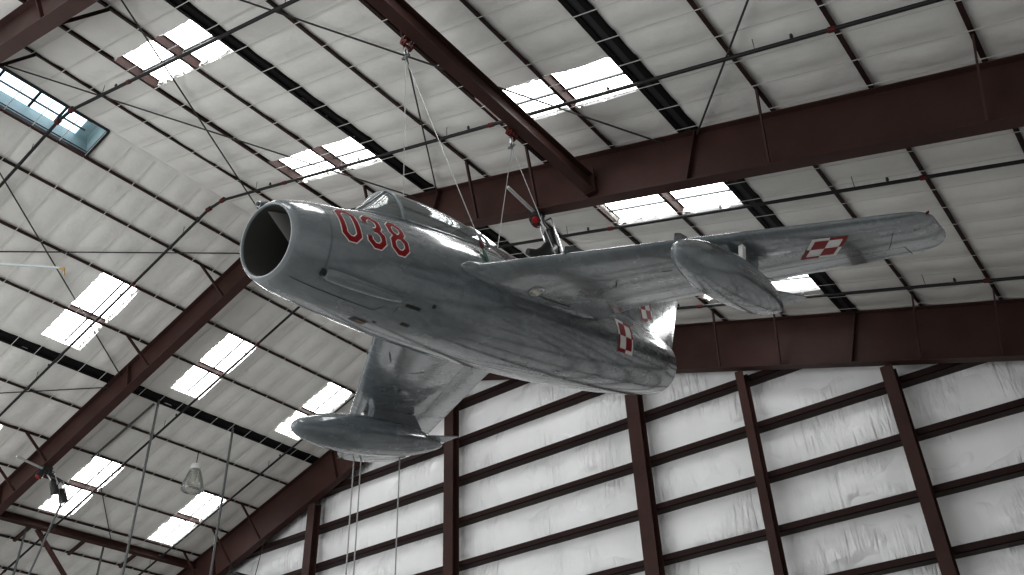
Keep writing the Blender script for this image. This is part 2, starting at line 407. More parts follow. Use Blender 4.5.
# ------------------------------------------------------------------ purlins
def purlin(side, i, s):
    sd = 'right' if side == 1 else 'left'
    base = roof(side, s, 0, 0)
    nrm = Vector((side*SA, 0, CA)); tan = Vector((side*CA, 0, -SA))
    ya, yb = Y0+.1, 18.55
    def L(m, a0, a1, h0, h1):
        vs = [nrm*h + tan*a + Vector((0, y, 0)) for y in (ya, yb) for (a, h) in ((a0,h0),(a1,h0),(a1,h1),(a0,h1))]
        m.add(vs, [(0,1,2,3),(7,6,5,4),(0,4,5,1),(1,5,6,2),(2,6,7,3),(3,7,4,0)])
    if i in HEAVY[side]:
        o = empty('roof_beam', base)
        off = -.10 if side == 1 else .13
        if side == 1 and i == 7: off = .0
        hw = .175 if (side == 1 and i == 7) else .15
        for k in (-hw, hw):
            m = MB(); L(m, off+k-.006, off+k+.006, -.0, .20); L(m, off+min(k,k*.45), off+max(k,k*.45), -.01, .0)
            m.build('channel', M_heavy, o)
        m = MB(); L(m, off-hw+.01, off+hw-.01, *((.022, .034) if (side == 1 and i == 7) else (.02, .03))); m.build('web_plate', M_heavyin if (side == 1 and i == 7) else M_heavy, o)
        lab = {(1,3): 'wide black doubled roof beam, nearer the ridge on the right slope',
               (1,7): 'wide doubled roof beam with grey inside, right of the crane beam',
               (1,11): 'wide doubled roof beam at the upper right edge of the photo',
               (-1,4): 'wide black doubled roof beam on the left slope'}[(side, i)]
        return tag(o, lab, 'roof beam')
    m = MB()
    wv = .075
    L(m, -wv/2, wv/2, 0, .006); L(m, wv/2*side*0 - .004, .004, .006, .19); L(m, -wv/2, wv/2, .19, .196)
    o = m.build('roof_purlin', M_purlin); o.location = base
    return tag(o, 'thin dark roof purlin on the %s slope, %s line from the ridge counting wide beams' % (sd, ORD[i]), 'purlin', 'roof purlins')
for side in (1, -1):
    for i, s in enumerate(SR[side]): purlin(side, i, s)
# ridge cap strip
m = MB(); m.add([roof(-1,.03,Y0,.03),roof(-1,.03,18.5,.03),roof(1,0,18.5,.03),roof(1,0,Y0,.03),roof(1,.03,18.5,.03),roof(1,.03,Y0,.03)],[(0,1,2,3),(3,2,4,5)])
tag(m.build('trim_1', M_heavy), 'dark metal strip along the ridge', kind='structure')

# ------------------------------------------------------------------ end wall columns and girts
def zroof(x): return ZR - abs(x-XR)*SA/CA
cw = {0:.34, 1:.33, 2:.34, 3:.36, 4:.20, 5:.26, 6:.3}
clab = ['far left behind the grey poles','standing left of the white hanging cables','rising just right of the far drop tank','beneath the tail pipe of the aircraft',
        'slim, first to the right of the aircraft tail','slim, nearest the right edge of the photo','beyond the right edge of the photo']
for k, x in enumerate(COLX):
    if k in (0, 6): continue
    w = cw[k]; top = zroof(x) - 1.24/CA - abs(.15*SA)
    m = MB(); m.box((x-w/2,18.30,0),(x+w/2,18.315,top)); m.box((x-w/2,18.565,0),(x+w/2,18.58,top)); m.box((x-.008,18.315,0),(x+.008,18.565,top))
    o = m.build('wall_column', M_steel)
    tag(o, 'brown steel end wall column, ' + clab[k], 'column', 'end wall columns')
gi = 0
names = ['lowest','second','third','fourth','fifth','sixth','seventh','eighth','ninth','tenth','eleventh','twelfth']
for k, z in enumerate(GZ):
    half = (ZR - .30 - z)*CA/SA
    xl, xr_ = max(XR-half, -33.4), min(XR+half, 4.3)
    if xr_ - xl < 1 or k < 3: continue
    m = MB(); m.box((xl,18.59,z-.075),(xr_,18.605,z+.075)); m.box((xl,18.605,z+.06),(xr_,18.92,z+.075)); m.box((xl,18.59,z-.075),(xr_,18.90,z-.06))
    o = m.build('wall_girt', M_girt)
    tag(o, 'horizontal brown girt on the white end wall, %s from the top' % ORD[len(GZ)-1-k], 'girt', 'end wall girts')

# ------------------------------------------------------------------ sprinkler pipes
def sprinkler(yp, label, sl=-17.5, sr=18.5):
    root = empty('sprinkler_pipe', (XR, yp, ZR-.2)); tag(root, label, 'pipe', 'sprinkler pipes')
    O = Vector((XR, yp, ZR-.2))
    H = -.22
    pt = lambda s: roof(1 if s >= 0 else -1, abs(s), yp, H) - O
    MB().tube([pt(sl), pt(-.35), pt(.35), pt(sr)], .033, 10).build('pipe_run', M_pipe, root, 40)
    for s in (-.35, .35): MB().tube([pt(s)-Vector((.07*CA,0,0)), pt(s)+Vector((.07*CA,0,0))], .055, 10).build('elbow', M_red, root, 40)
    s = sl + .9; k = 0
    while s < sr:
        if abs(s) > .6:
            p = pt(s); sd = 1 if s > 0 else -1
            MB().tube([p, p + Vector((0,0,.30))], .006, 5).build('hanger_rod', M_rod, root)
            q = pt(s + .55)
            MB().tube([q, q+Vector((0,0,.06)), q+Vector((0,0,.065)), q+Vector((0,0,.12))], [.014,.014,.028,.020], 8).build('sprinkler_head', M_rod, root, 40)
            if k % 2 == 0:
                t = Vector((sd*CA,0,-SA)); c = pt(s + 1.1)
                MB().tube([c - t*.05, c + t*.05], .044, 10).build('coupling', M_red, root, 40)
        s += 3.05; k += 1
sprinkler(5.32, 'black sprinkler pipe running through the open roof vent')
sprinkler(9.15, 'black sprinkler pipe crossing behind the suspension cables and above the nose')
sprinkler(13.03, 'black sprinkler pipe just beyond the middle roof frame')
sprinkler(16.87, 'black sprinkler pipe nearest the end wall')

# ------------------------------------------------------------------ roof bracing rods
RODS = [(1,5.73,3.3,11.4,10.95,'crossing from the first wide beam past the crane beam'),
        (1,18.4,3.3,12.0,10.9,'steep at the upper right, ending at the grey wide beam'),
        (1,5.35,3.3,-.05,10.9,'from the first wide beam toward the ridge near the nose'),
        (1,-.2,3.3,5.28,10.9,'running from the ridge beside the vent to the first wide beam'),
        (1,11.55,3.3,5.85,10.9,'passing behind the front suspension hook'),
        (-1,.95,3.3,6.40,10.95,'on the left slope, crossing behind the pole tip'),
        (-1,6.40,3.3,.90,10.95,'on the left slope, nearly level toward the intake'),
        (-1,12.55,3.3,6.85,10.95,'low on the left slope by the wide black beam')]
for (sd, s0, ya, s1, yb, l) in RODS:
    o = MB().tube([roof(sd,s0,ya,-.07), roof(sd,s1,yb,-.07)], .016, 6).build('bracing_rod', M_rod)
    tag(o, 'dark roof bracing rod ' + l, 'bracing rod', 'roof bracing rods')

# ------------------------------------------------------------------ crane beam
ZB = 10.45 + ZF
root = empty('crane_beam', (-6.215, 7, ZB)); tag(root, 'brown steel crane beam that carries the hanging aircraft', 'beam')
m = MB(); m.box((-.10,-3.69,0),(.10,3.92,.018)); m.build('bottom_flange', M_steel, root)
m = MB(); m.box((-.10,-3.69,.36),(.10,3.92,.378)); m.build('top_flange', M_steel, root)
m = MB(); m.box((-.008,-3.69,.018),(.008,3.92,.36)); m.build('web', M_steel, root)
m = MB(); m.box((-.12,3.78,-.02),(.12,3.80,.55)); m.build('end_plate', M_steel, root)

# ================================================================== the aircraft (local axes: x aft, y starboard, z up, origin at the intake)
PL = empty('jet_aircraft', (-5.9943, 4.1301, 5.3867+ZF), (-.0174, -.2427, 1.5788))
tag(PL, 'grey swept-wing jet aircraft with red 038 hanging from the ceiling', 'aircraft')
PM = Matrix.Translation(PL.location) @ Euler(PL.rotation_euler, 'XYZ').to_matrix().to_4x4()
RX = [0,.03,.10,.30,.60,1.0,1.5,2.0,3.0,4.0,5.0,6.0,7.0,7.6,8.05]
RR = [.372,.405,.432,.483,.530,.578,.628,.668,.715,.725,.712,.663,.582,.520,.450]
HX = [.8,1.15,1.5,3.25,3.40,3.7,4.1,4.5,5.0,6.0,7.0,8.05]
HH = [0,.06,.10,.10,.33,.325,.295,.27,.22,.14,.10,.02]
def SF(x, th, off=0.):
    """fuselage skin; th in degrees, 0 = port side, 90 = top"""
    R = smooth_interp(x, RX, RR) + off; t = math.radians(th); y = -R*math.cos(t); z = R*math.sin(t)
    h = interp(x, HX, HH)
    if h > 0 and math.sin(t) > 0:
        w = .42 if x < 3.3 else .30
        z += h*math.exp(-(y/w)**2)*min(1, math.sin(t)*2.2)
    return Vector((x, y, z))
xs = sorted(set([0,.012,.03,.06,.1,.15,.22,.3] + [.4+.11*i for i in range(70) if .4+.11*i < 8.0] + [3.25,3.33,3.40,8.05]))
NTH = 96
m = MB(); m.loft([[SF(x, 360*j/NTH) for j in range(NTH)] for x in xs], True, False)
# rounded tail pipe lip and dark exhaust
m.loft([[SF(8.05, 360*j/NTH)*1 if k == 0 else Vector((8.05 + (.035, .02, -.5)[k-1], -r*math.cos(2*PI*j/NTH), r*math.sin(2*PI*j/NTH))) for j in range(NTH)]
        for k, r in ((0, .45), (1, .425), (2, .39), (3, .36))], True, False)
fus = m.build('fuselage', M_air, PL, 40)
m = MB(); m.loft([[Vector((x, -r*math.cos(2*PI*j/40), r*math.sin(2*PI*j/40))) for j in range(40)] for x, r in ((7.6,.355),(7.59,.01))], True, True)
m.build('exhaust_pipe', M_duct, PL)
# intake lip, duct and splitter
m = MB(); m.loft([[Vector((x, -r*math.cos(2*PI*j/64), r*math.sin(2*PI*j/64))) for j in range(64)]
        for x, r in ((.028,.4055),(.010,.391),(-.004,.378),(-.009,.368),(-.004,.360),(.02,.355))], True, False)
tag(m.build('intake_lip', mat('lip_grey', (.20,.22,.23), .22, coat=.6), PL, 60), 'smooth grey rounded rim of the nose intake')
m = MB(); m.loft([[Vector((x, -r*math.cos(2*PI*j/48), r*math.sin(2*PI*j/48))) for j in range(48)]
        for x, r in ((.02,.355),(.15,.345),(.4,.337),(.9,.33),(1.5,.33),(1.51,.02))], True, False)
tag(m.build('intake_duct', M_duct, PL, 50), 'dark inside of the nose intake')
m = MB(); ZZ = [.335,.25,.16,.06,-.05,-.16,-.335]; LX = [.06,.13,.21,.29,.34,.37,.40]
m.loft([[Vector((lx_+dx, yy, z)) for dx, yy in ((0,.0),(.05,-.03),(.25,-.085),(.7,-.14),(1.0,-.14),(1.0,.14),(.7,.14),(.25,.085),(.05,.03))] for z, lx_ in zip(ZZ, LX)], True, True); tag(m.build('intake_splitter', M_splitter, PL, 40), 'lighter grey vertical splitter inside the intake')
m = MB(); m.tube([SF(.16,97,.0), SF(.10,97,.035), SF(.0,97,.055)+Vector((-.01,0,0))], [.012,.034,.034], 12); gc = m.build('gun_camera', M_air, PL, 40)
MB().tube([SF(.0,97,.055)+Vector((-.008,0,0)), SF(.0,97,.055)+Vector((-.02,0,0))], .022, 12).build('camera_lens', M_black, gc)

# ---- skin decals
def skin_patch(mb, f, u0, u1, v0, v1, nu=6, nv=6):
    vs = [f(u0+(u1-u0)*i/nu, v0+(v1-v0)*j/nv) for i in range(nu+1) for j in range(nv+1)]
    mb.add(vs, [(i*(nv+1)+j,(i+1)*(nv+1)+j,(i+1)*(nv+1)+j+1,i*(nv+1)+j+1) for i in range(nu) for j in range(nv)])
def checker(f, parent, n=6):
    b = .11
    w = MB(); skin_patch(w, lambda u, v: f(u, v, .003), 0, 1, 0, 1, 2*n, 2*n)
    o = w.build('insignia', M_whitepaint, parent, 30); tag(o, 'red and white chequered square marking')
    r = MB()
    for (u0,u1,v0,v1) in ((b,.5,b,.5),(.5,1-b,.5,1-b),(.5,1,0,b),(1-b,1,b,.5),(0,b,.5,1),(b,.5,1-b,1)):
        skin_patch(r, lambda u, v: f(u, v, .006), u0, u1, v0, v1, n, n)
    r.build('red_squares', M_redpaint, o, 30)
def fmap(x0, x1, t0, t1): return lambda u, v, off: SF(x0+(x1-x0)*u, t0+(t1-t0)*v, off)
checker(fmap(5.70, 6.19, 10.5, -30.5), PL)

# ---- the number 038 : octagonal stroked digits wrapped on the skin
def ribbon(mb, path, closed, width, f):
    P = [Vector(p) for p in path]; n = len(P); L = []; 
    pts = []
    for i in range(n):
        a = P[i-1] if (closed or i > 0) else None; c = P[(i+1) % n] if (closed or i < n-1) else None; b = P[i]
        d0 = (b-a).normalized() if a is not None else None; d1 = (c-b).normalized() if c is not None else None
        if d0 is None: nn = Vector((-d1.y, d1.x))
        elif d1 is None: nn = Vector((-d0.y, d0.x))
        else:
            n0 = Vector((-d0.y, d0.x)); n1 = Vector((-d1.y, d1.x)); nn = (n0+n1)/(1+n0.dot(n1))
        pts.append((b, nn))
    segs = [(i, (i+1) % n) for i in range(n if closed else n-1)]
    for i, j in segs:
        (a, na), (b, nb) = pts[i], pts[j]; k = max(1, int((b-a).length/.025)); nv = 5
        vs = []
        for q in range(k+1):
            t = q/k; c = a.lerp(b, t); nn = na.lerp(nb, t)
            for r in range(nv):
                p = c + nn*(width*(r/(nv-1)-.5)); vs.append(f(p))
        mb.add(vs, [(q*nv+r,(q+1)*nv+r,(q+1)*nv+r+1,q*nv+r+1) for q in range(k) for r in range(nv-1)])
def octo(x0, y0, x1, y1, c): return [(x0+c,y0),(x1-c,y0),(x1,y0+c),(x1,y1-c),(x1-c,y1),(x0+c,y1),(x0,y1-c),(x0,y0+c)]
SW = .058; dW, dH = .258, .458; h_ = SW/2 + .012
def digit_paths(ch):
    a, b, c, d = h_, h_, dW-h_, dH-h_; q = .055; mid = dH/2
    if ch == '0': return [(octo(a,b,c,d,q), True)]
    if ch == '8': return [(octo(a,b,c,mid,q), True), (octo(a+.012,mid,c-.012,d,q), True)]
    if ch == '3': return [([(a,b+.10),(a,b+q),(a+q,b),(c-q,b),(c,b+q),(c,mid-q),(c-q,mid),(a+.075,mid)], False),
                          ([(c-q,mid),(c-.012,mid+q),(c-.012,d-q),(c-q-.012,d),(a+q,d),(a,d-q),(a,d-.10)], False)]
for ch, x0 in (('0', .503), ('3', .818), ('8', 1.132)):
    def fm(off, x0=x0):
        def g(p):
            x = x0 + p.x; R = smooth_interp(x, RX, RR); return SF(x, -9.6 + math.degrees(p.y/R), off)
        return g
    wb = MB(); rb = MB()
    for path, closed in digit_paths(ch):
        ribbon(wb, path, closed, SW+.026, fm(.003)); ribbon(rb, path, closed, SW, fm(.006))
    o = wb.build('number_outline', M_whitepaint, PL, 30); tag(o, 'thin white outline of the red digit %s' % ch)
    tag(rb.build('painted_number', M_redpaint, o, 30), 'red painted digit %s' % ch)

def skin_line(pts, w, mat_, name='panel_line', off=.0025):
    mb = MB(); P = []
    for (x0,t0),(x1,t1) in zip(pts[:-1], pts[1:]):
        n = max(2, int(max(abs(x1-x0)/.08, abs(t1-t0)/4)))
        for i in range(n+1): P.append((x0+(x1-x0)*i/n, t0+(t1-t0)*i/n))
    vs = []
    for i, (x, t) in enumerate(P):
        a = SF(*P[max(0,i-1)], off); b = SF(*P[min(len(P)-1,i+1)], off); c = SF(x, t, off); d = (b-a)
        if d.length < 1e-6: d = Vector((1,0,0))
        nrm = Vector((0, c.y, c.z)).normalized(); s_ = d.normalized().cross(nrm)*w/2; vs += [c-s_, c+s_]
    mb.add(vs, [(2*i,2*i+1,2*i+3,2*i+2) for i in range(len(P)-1)])
    return mb.build(name, mat_, PL)
skin_line([(.12,-72),(1.16,-71),(1.24,-63)], .008, M_groove)
skin_line([(1.44,-44),(1.40,-66)], .008, M_groove)
skin_line([(.40,60),(.38,-60)], .005, M_softgroove)
skin_line([(1.60,-12),(1.60,-40)], .004, M_softgroove)
skin_line([(2.2,-20),(2.2,-88)], .004, M_softgroove)
skin_line([(4.95,-12),(4.95,-140)], .004, M_softgroove)
skin_line([(2.3,-46),(4.9,-46)], .004, M_softgroove)
skin_line([(6.9,30),(6.9,-140)], .005, M_softgroove)
skin_line([(1.2,-100),(3.9,-96)], .006, M_groove)
for (x0,x1,t0,t1) in ((1.49,1.70,-52,-55.5),(1.83,1.88,-44.5,-48.5),(1.60,1.72,-72.5,-76.5)):
    mb = MB(); skin_patch(mb, lambda u, v: SF(u, v, .003), x0, x1, t0, t1, 3, 3); mb.build('vent_slot', M_black, PL)
mb = MB(); skin_patch(mb, lambda u, v: SF(u, v, .003), 1.06, 1.26, -88, -97, 3, 4); o = mb.build('shell_port', M_black, PL)
mb = MB(); skin_patch(mb, lambda u, v: SF(u, v, .006), 1.12, 1.25, -91, -93.5, 3, 2); mb.build('port_tag', mat('tan_tag', (.30,.14,.10), .5), o)
mb = MB(); skin_patch(mb, lambda u, v: SF(u, v, .003), 1.30, 1.34, -84, -87, 2, 2); mb.build('vent_slot', M_black, PL)
# gun blister, port lower nose
gx = [.40,.43,.50,.62,.80,.98,1.14,1.27,1.38,1.42]; gr = [.050,.060,.068,.072,.070,.066,.058,.050,.040,.006]
m = MB(); m.tube([SF(x, -50.5, .012 - (x-.4)*.012) for x in gx], gr, 20); gun = m.build('gun_fairing', M_air, PL, 50)
MB().tube([SF(.36,-50.3,.012), SF(.402,-50.4,.012)], .034, 14).build('gun_muzzle', M_black, gun)
mb = MB(); skin_patch(mb, lambda u, v: SF(u, v, .012), 1.27, 1.43, -44, -57, 3, 5); mb.build('fairing_plate', M_air, gun)

# ---- canopy
CX = [1.18,1.28,1.46,1.62,1.70,2.1,2.4,2.7,3.0,3.3,3.42]
CT = [.65,.73,.89,1.04,1.10,1.145,1.155,1.15,1.13,1.09,1.06]
CWd = [.15,.24,.32,.355,.365,.37,.37,.365,.35,.32,.30]
def cring(x, off=0., n=22, t0=0., t1=PI):
    wd = smooth_interp(x, CX, CWd); zt = smooth_interp(x, CX, CT) + off
    R = smooth_interp(x, RX, RR); zs = math.sqrt(R*R - wd*wd) + interp(x, HX[:4], HH[:4])*math.exp(-(wd/.42)**2) - .015
    out = []
    for i in range(n+1):
        t = t0+(t1-t0)*i/n; c, s_ = math.cos(t), math.sin(t)
        out.append(Vector((x, -(wd+off)*math.copysign(abs(c)**.85, c), zs + (max(zt,zs+.01)-zs)*max(s_, 0)**.9)))
    return out
xs_c = [1.18+.06*i for i in range(int((3.42-1.18)/.06)+1)] + [3.42]
m = MB(); m.loft([cring(x) for x in xs_c], False, False)
can = m.build('canopy_glass', M_canopy, PL, 50); tag(can, 'clear bubble canopy and windscreen')
for x, r in ((1.70,.020),(3.22,.018),(3.42,.018)):
    MB().tube(cring(x, .006), r, 8).build('canopy_frame', M_air, PL, 50)
for s_ in (0, -1):
    MB().tube([cring(x, .004)[s_] + Vector((0,0,.012)) for x in xs_c], .022, 8).build('canopy_rail', M_air, PL, 50)
for k in (8, 14):
    MB().tube([cring(x, .004)[k] for x in xs_c if x <= 1.72], .014, 8).build('windscreen_frame', M_air, PL, 50)
m = MB(); 
hr = [[Vector((x, y*.13*w_, .80 + z*.17*w_)) for y, z in ((-1,-1),(-.7,.8),(0,1),(.7,.8),(1,-1))] for x, w_ in ((2.62,.8),(2.66,1),(2.74,1),(2.78,.8))]
m.loft(hr, True, True); seat = m.build('ejection_seat', M_black, PL, 30)
MB().box((2.66,-.16,.45),(2.80,.16,.78)).build('seat_back', M_black, seat)

# ---- wings
XLE, SWP, XTE, TET, ZW, ANH, INC = 2.3213, math.tan(math.radians(37.53)), 4.9436, .5121, .0213, math.tan(math.radians(3.4637)), math.tan(math.radians(.9943))
YT0, YT1 = 4.55, 4.99
def naca(c, t): return 5*t*(.2969*math.sqrt(max(c,0)) - .126*c - .3516*c*c + .2843*c**3 - .1015*c**4)
def WS(sd, y, c, low, off=0.):
    """wing skin: sd -1 port / +1 starboard, span station y, chord fraction c"""
    le = XLE + (y-.7)*SWP; te = XTE + (y-.7)*TET; tk = .095
    if y < 1.05:
        q = (1.05-y)/.55; le -= .04*q*q; tk += .02*q*q; te += .03*q*q
    if y < 1.35: te += .22*min(1.,(1.35-y)/.6)**1.4
    z0 = ZW - (y-.7)*ANH
    if y > YT0:
        ch = te-le; u = min(1., (y-YT0)/(YT1-YT0)); k = math.sqrt(max(0,1-u*u)); v = max(0., (y-4.78)/(YT1-4.78)); kl = math.sqrt(max(0,1-min(1,v)**2))
        le += ch*.17*(1-kl); te -= ch*.45*(1-k); tk = .095*k**.7 + .02*(1-k)
        if te - le < .02: te = le + .02
    ch = te-le; x = le + c*ch; h = naca(c, tk)*ch + off
    return Vector((x, sd*y, z0 - INC*(x-le) + (-h if low else h)))
cs = [0,.004,.012,.025,.05,.09,.14,.2,.28,.36,.45,.55,.65,.75,.85,.93,1.0]
ys = [.30,.45,.55,.65,.75,.85,.95,1.05] + [1.05+.35*i for i in range(1,11)] + [4.60,4.66,4.72,4.78,4.83,4.87,4.90,4.93,4.95,4.965,4.978,4.986,4.99]
tip_r = {}
for sd, nm in ((-1,'port'), (1,'starboard')):
    m = MB()
    m.loft([[WS(sd,y,c,False) for c in cs[::-1]] + [WS(sd,y,c,True) for c in cs[1:-1]] for y in ys], True, True)
    w = m.build('wing', M_air, PL, 35); tag(w, '%s wing' % nm)
    fl = MB(); fx = [2.17,2.20,2.28,2.45,2.7,3.2,3.8,4.3,4.7,4.9,5.0]; fr_ = [.004,.04,.08,.105,.115,.12,.115,.10,.075,.04,.004]
    fl.tube([Vector((x, sd*(smooth_interp(x,RX,RR)*.985+.01), ZW-.015-.017*(x-2.3))) for x in fx], fr_, 16); fl.build('wing_fillet', M_air, w, 60)
    for y in (1.56, 2.58):
        f = MB(); top = [WS(sd,y,c,False,-.01) for c in ((.0,.03,.1,.25,.45,.65,.85) if sd == -1 else (.08,.10,.14,.25,.45,.65,.85))]; hgt = [.03,.075,.10,.10,.10,.085,.03]
        up_ = [p+Vector((-.03 if i < 2 and sd == -1 else 0,0,h+.01)) for i,(p,h) in enumerate(zip(top,hgt))]
        n = len(top)
        vs = [p+Vector((0,d,0)) for d in (-.006,.006) for p in top+up_]
        fs = [(i,i+1,n+i+1,n+i) for i in range(n-1)] + [(2*n+i,3*n+i,3*n+i+1,2*n+i+1) for i in range(n-1)] + [(n+i,n+i+1,3*n+i+1,3*n+i) for i in range(n-1)] + [(0,n,3*n,2*n),(n-1,2*n-1,4*n-1,3*n-1)]
        f.add(vs, fs); f.build('wing_fence', M_air, w)
    def wl(pts, wd, mt, nmn='panel_line'):
        mb = MB(); P = []
        for (a,b),(c_,d) in zip(pts[:-1], pts[1:]):
            for i in range(7): P.append((a+(c_-a)*i/6, b+(d-b)*i/6))
        vs = []
        for i,(y,c) in enumerate(P):
            p0 = WS(sd,*P[max(0,i-1)],True,.003); p1 = WS(sd,*P[min(len(P)-1,i+1)],True,.003); c0 = WS(sd,y,c,True,.003)
            d_ = (p1-p0); d_ = d_.normalized() if d_.length > 1e-6 else Vector((1,0,0)); s_ = d_.cross(Vector((0,0,1)))*wd/2; vs += [c0-s_, c0+s_]
        mb.add(vs, [(2*i,2*i+1,2*i+3,2*i+2) for i in range(len(P)-1)]); mb.build(nmn, mt, w)
    wl([(1.68,.35),(1.55,.47)], .014, M_groove); wl([(1.05,.17),(1.68,.35)], .004, M_softgroove); wl([(1.55,.47),(1.0,.62)], .005, M_softgroove)
    wl([(2.9,.70),(4.5,.70)], .008, M_softgroove); wl([(4.5,.70),(4.5,.99)], .008, M_groove); wl([(2.9,.70),(2.9,.99)], .008, M_softgroove)
    wl([(4.53,.24),(4.40,.55),(4.34,.67)], .007, M_groove); wl([(1.1,.73),(2.8,.72)], .006, M_softgroove)
    wl([(2.15,.33),(2.25,.335)], .02, M_black, 'vent_slot'); wl([(.86,.30),(.84,.42),(.84,.62)], .018, M_groove)
    if sd == 1: wl([(1.32,.12),(1.49,.15)], .012, M_groove); wl([(1.36,.13),(1.53,.16)], .012, M_groove)
    if sd == -1:
        TL,TR,BR,BL = (3.76,.165),(4.11,.185),(3.80,.585),(3.44,.545)
    else:
        TL,TR,BR,BL = (3.50,.165),(3.85,.185),(4.15,.585),(3.80,.545)
    def wf_(u, v, off, sd=sd, q=(TL,TR,BR,BL)):
        y = (1-u)*(1-v)*q[0][0]+u*(1-v)*q[1][0]+u*v*q[2][0]+(1-u)*v*q[3][0]; c = (1-u)*(1-v)*q[0][1]+u*(1-v)*q[1][1]+u*v*q[2][1]+(1-u)*v*q[3][1]
        return WS(sd, y, c, True, off)
    checker(wf_, w)
    # landing light under the wing root
    if sd == -1:
        p = WS(sd,.905,.30,True); 
        m = MB(); m.tube([p+Vector((0,0,.02)), p+Vector((0,0,-.008)), p+Vector((0,0,-.014))], [.105,.105,.09], 24); ll = m.build('landing_light', M_chrome, w, 40)
        m = MB(); m.tube([p+Vector((0,0,-.01)), p+Vector((0,0,-.035)), p+Vector((0,0,-.050))], [.088,.072,.03], 24); m.build('light_lens', M_lens, ll, 60)
    # tip navigation light
    p = WS(sd, 4.93, .04, True); m = MB(); m.tube([p+Vector((.02,0,.02)), p+Vector((-.02,sd*.03,.02)), p+Vector((-.05,sd*.05,.02))], [.016,.018,.008], 10)
    m.build('navigation_light', M_red if sd == -1 else M_green, w, 60)
    # slipper tank below the wing
    yt, xt, lt, zt = 2.912, 2.782, 3.109, -.615
    if sd == 1: zt -= .02
    prof = [(0,.004),(.006,.045),(.02,.085),(.05,.130),(.10,.180),(.17,.226),(.26,.262),(.36,.280),(.46,.283),(.56,.274),(.66,.252),(.75,.220),(.83,.176),(.90,.125),(.95,.080),(.98,.045),(1,.006)]
    T_ = [i/60 for i in range(61)]; T_ = sorted(set(T_+[.004,.01]))
    m = MB(); m.loft([[Vector((xt+lt*t, sd*yt + r*math.cos(2*PI*j/40), zt + r*math.sin(2*PI*j/40))) for j in range(40)]
        for t in T_ for r in (max(.003, smooth_interp(t,[q[0] for q in prof],[q[1] for q in prof])),)], True, True)
    tk_ = m.build('drop_tank', M_air, w, 50); tag(tk_, 'long rounded drop tank under the %s wing' % nm)
    for k in (-1, 1):
        if sd == -1 and k == 1: span = .30
        else: span = .34
        f = MB(); zc = zt+.05
        f.prism([(xt+lt*.70, sd*yt+k*.10), (xt+lt*1.012, sd*yt+k*span), (xt+lt*1.012, sd*yt+k*.03), (xt+lt*.9, sd*yt+k*.03)], 'z', zc-.008, zc+.008)
        f.build('tank_fin', M_air, tk_)
    py_ = 3.11; wz = WS(sd, py_, .12, True)
    st = MB(); b0 = wz + Vector((0,0,.03)); b1 = Vector((wz.x, sd*3.04, zt+.20))
    st.bar(b0, b1, .05, .10, (1,0,0)); st.build('tank_strut', M_white, tk_)
    py = MB(); wz = WS(sd, yt, .45, True); py.prism([(xt+1.5, zt+.2),(xt+1.62, wz.z+.02),(xt+2.5, wz.z-.0),(xt+2.62, zt+.15)], 'y', sd*yt-.05, sd*yt+.05); py.build('tank_pylon', M_air, tk_)

# ---- fin, rudder, tailplane
FLE = lambda z: 6.25 + 1.62*(z-.62); FTE = lambda z: 9.05 + .80*(z-.46); HNG = lambda z: 8.48 + .80*(z-.46)
def vsec(z, x0, x1, full0, full1, n=10):
    ch = full1-full0; out = []
    cc = [x0+(x1-x0)*i/n for i in range(n+1)]
    th_ = lambda x: max(.004, naca(max(0,(x-full0)/ch), .075)*ch*.8)
    return [Vector((x, -th_(x), z)) for x in cc] + [Vector((x, th_(x), z)) for x in cc[::-1]]
zs_ = [.38+.12*i for i in range(18)]
m = MB(); m.loft([vsec(z, FLE(z), HNG(z)-.008, FLE(z), FTE(z)) for z in zs_], True, True); fin = m.build('tail_fin', M_air, PL, 35)
zs_ = [.46+.12*i for i in range(17)]
m = MB(); m.loft([vsec(z, HNG(z)+.008, FTE(z), FLE(z), FTE(z)) for z in zs_], True, True); m.build('rudder', M_air, PL, 35)
def finmap(u, v, off):
    q = ((8.04,1.26),(8.54,1.31),(8.50,.88),(7.98,.80))
    x = (1-u)*(1-v)*q[0][0]+u*(1-v)*q[1][0]+u*v*q[2][0]+(1-u)*v*q[3][0]; z = (1-u)*(1-v)*q[0][1]+u*(1-v)*q[1][1]+u*v*q[2][1]+(1-u)*v*q[3][1]
    ch = FTE(z)-FLE(z); t = naca(max(0,(x-FLE(z))/ch), .075)*ch*.8
    return Vector((x, -t-off, z))
checker(finmap, fin)
ZT = 1.98
for sd in (-1, 1):
    def tsec(y, a, b, n=10):
        le = 8.35 + y*.80; te = 9.75 + y*.42; ch = te-le; x0 = le+a*ch; x1 = le+b*ch
        cc = [x0+(x1-x0)*i/n for i in range(n+1)]; th_ = lambda x: max(.004, naca((x-le)/ch, .08)*ch)
        return [Vector((x, sd*y, ZT+th_(x))) for x in cc] + [Vector((x, sd*y, ZT-th_(x))) for x in cc[::-1]]
    yy = [.03,.4,.8,1.2,1.5,1.66,1.72]
    m = MB(); m.loft([tsec(y, 0, .70) for y in yy], True, True); m.build('tailplane', M_air, PL, 35)
    m = MB(); m.loft([tsec(y, .71, 1.0) for y in yy], True, True); m.build('elevator', M_air, PL, 35)

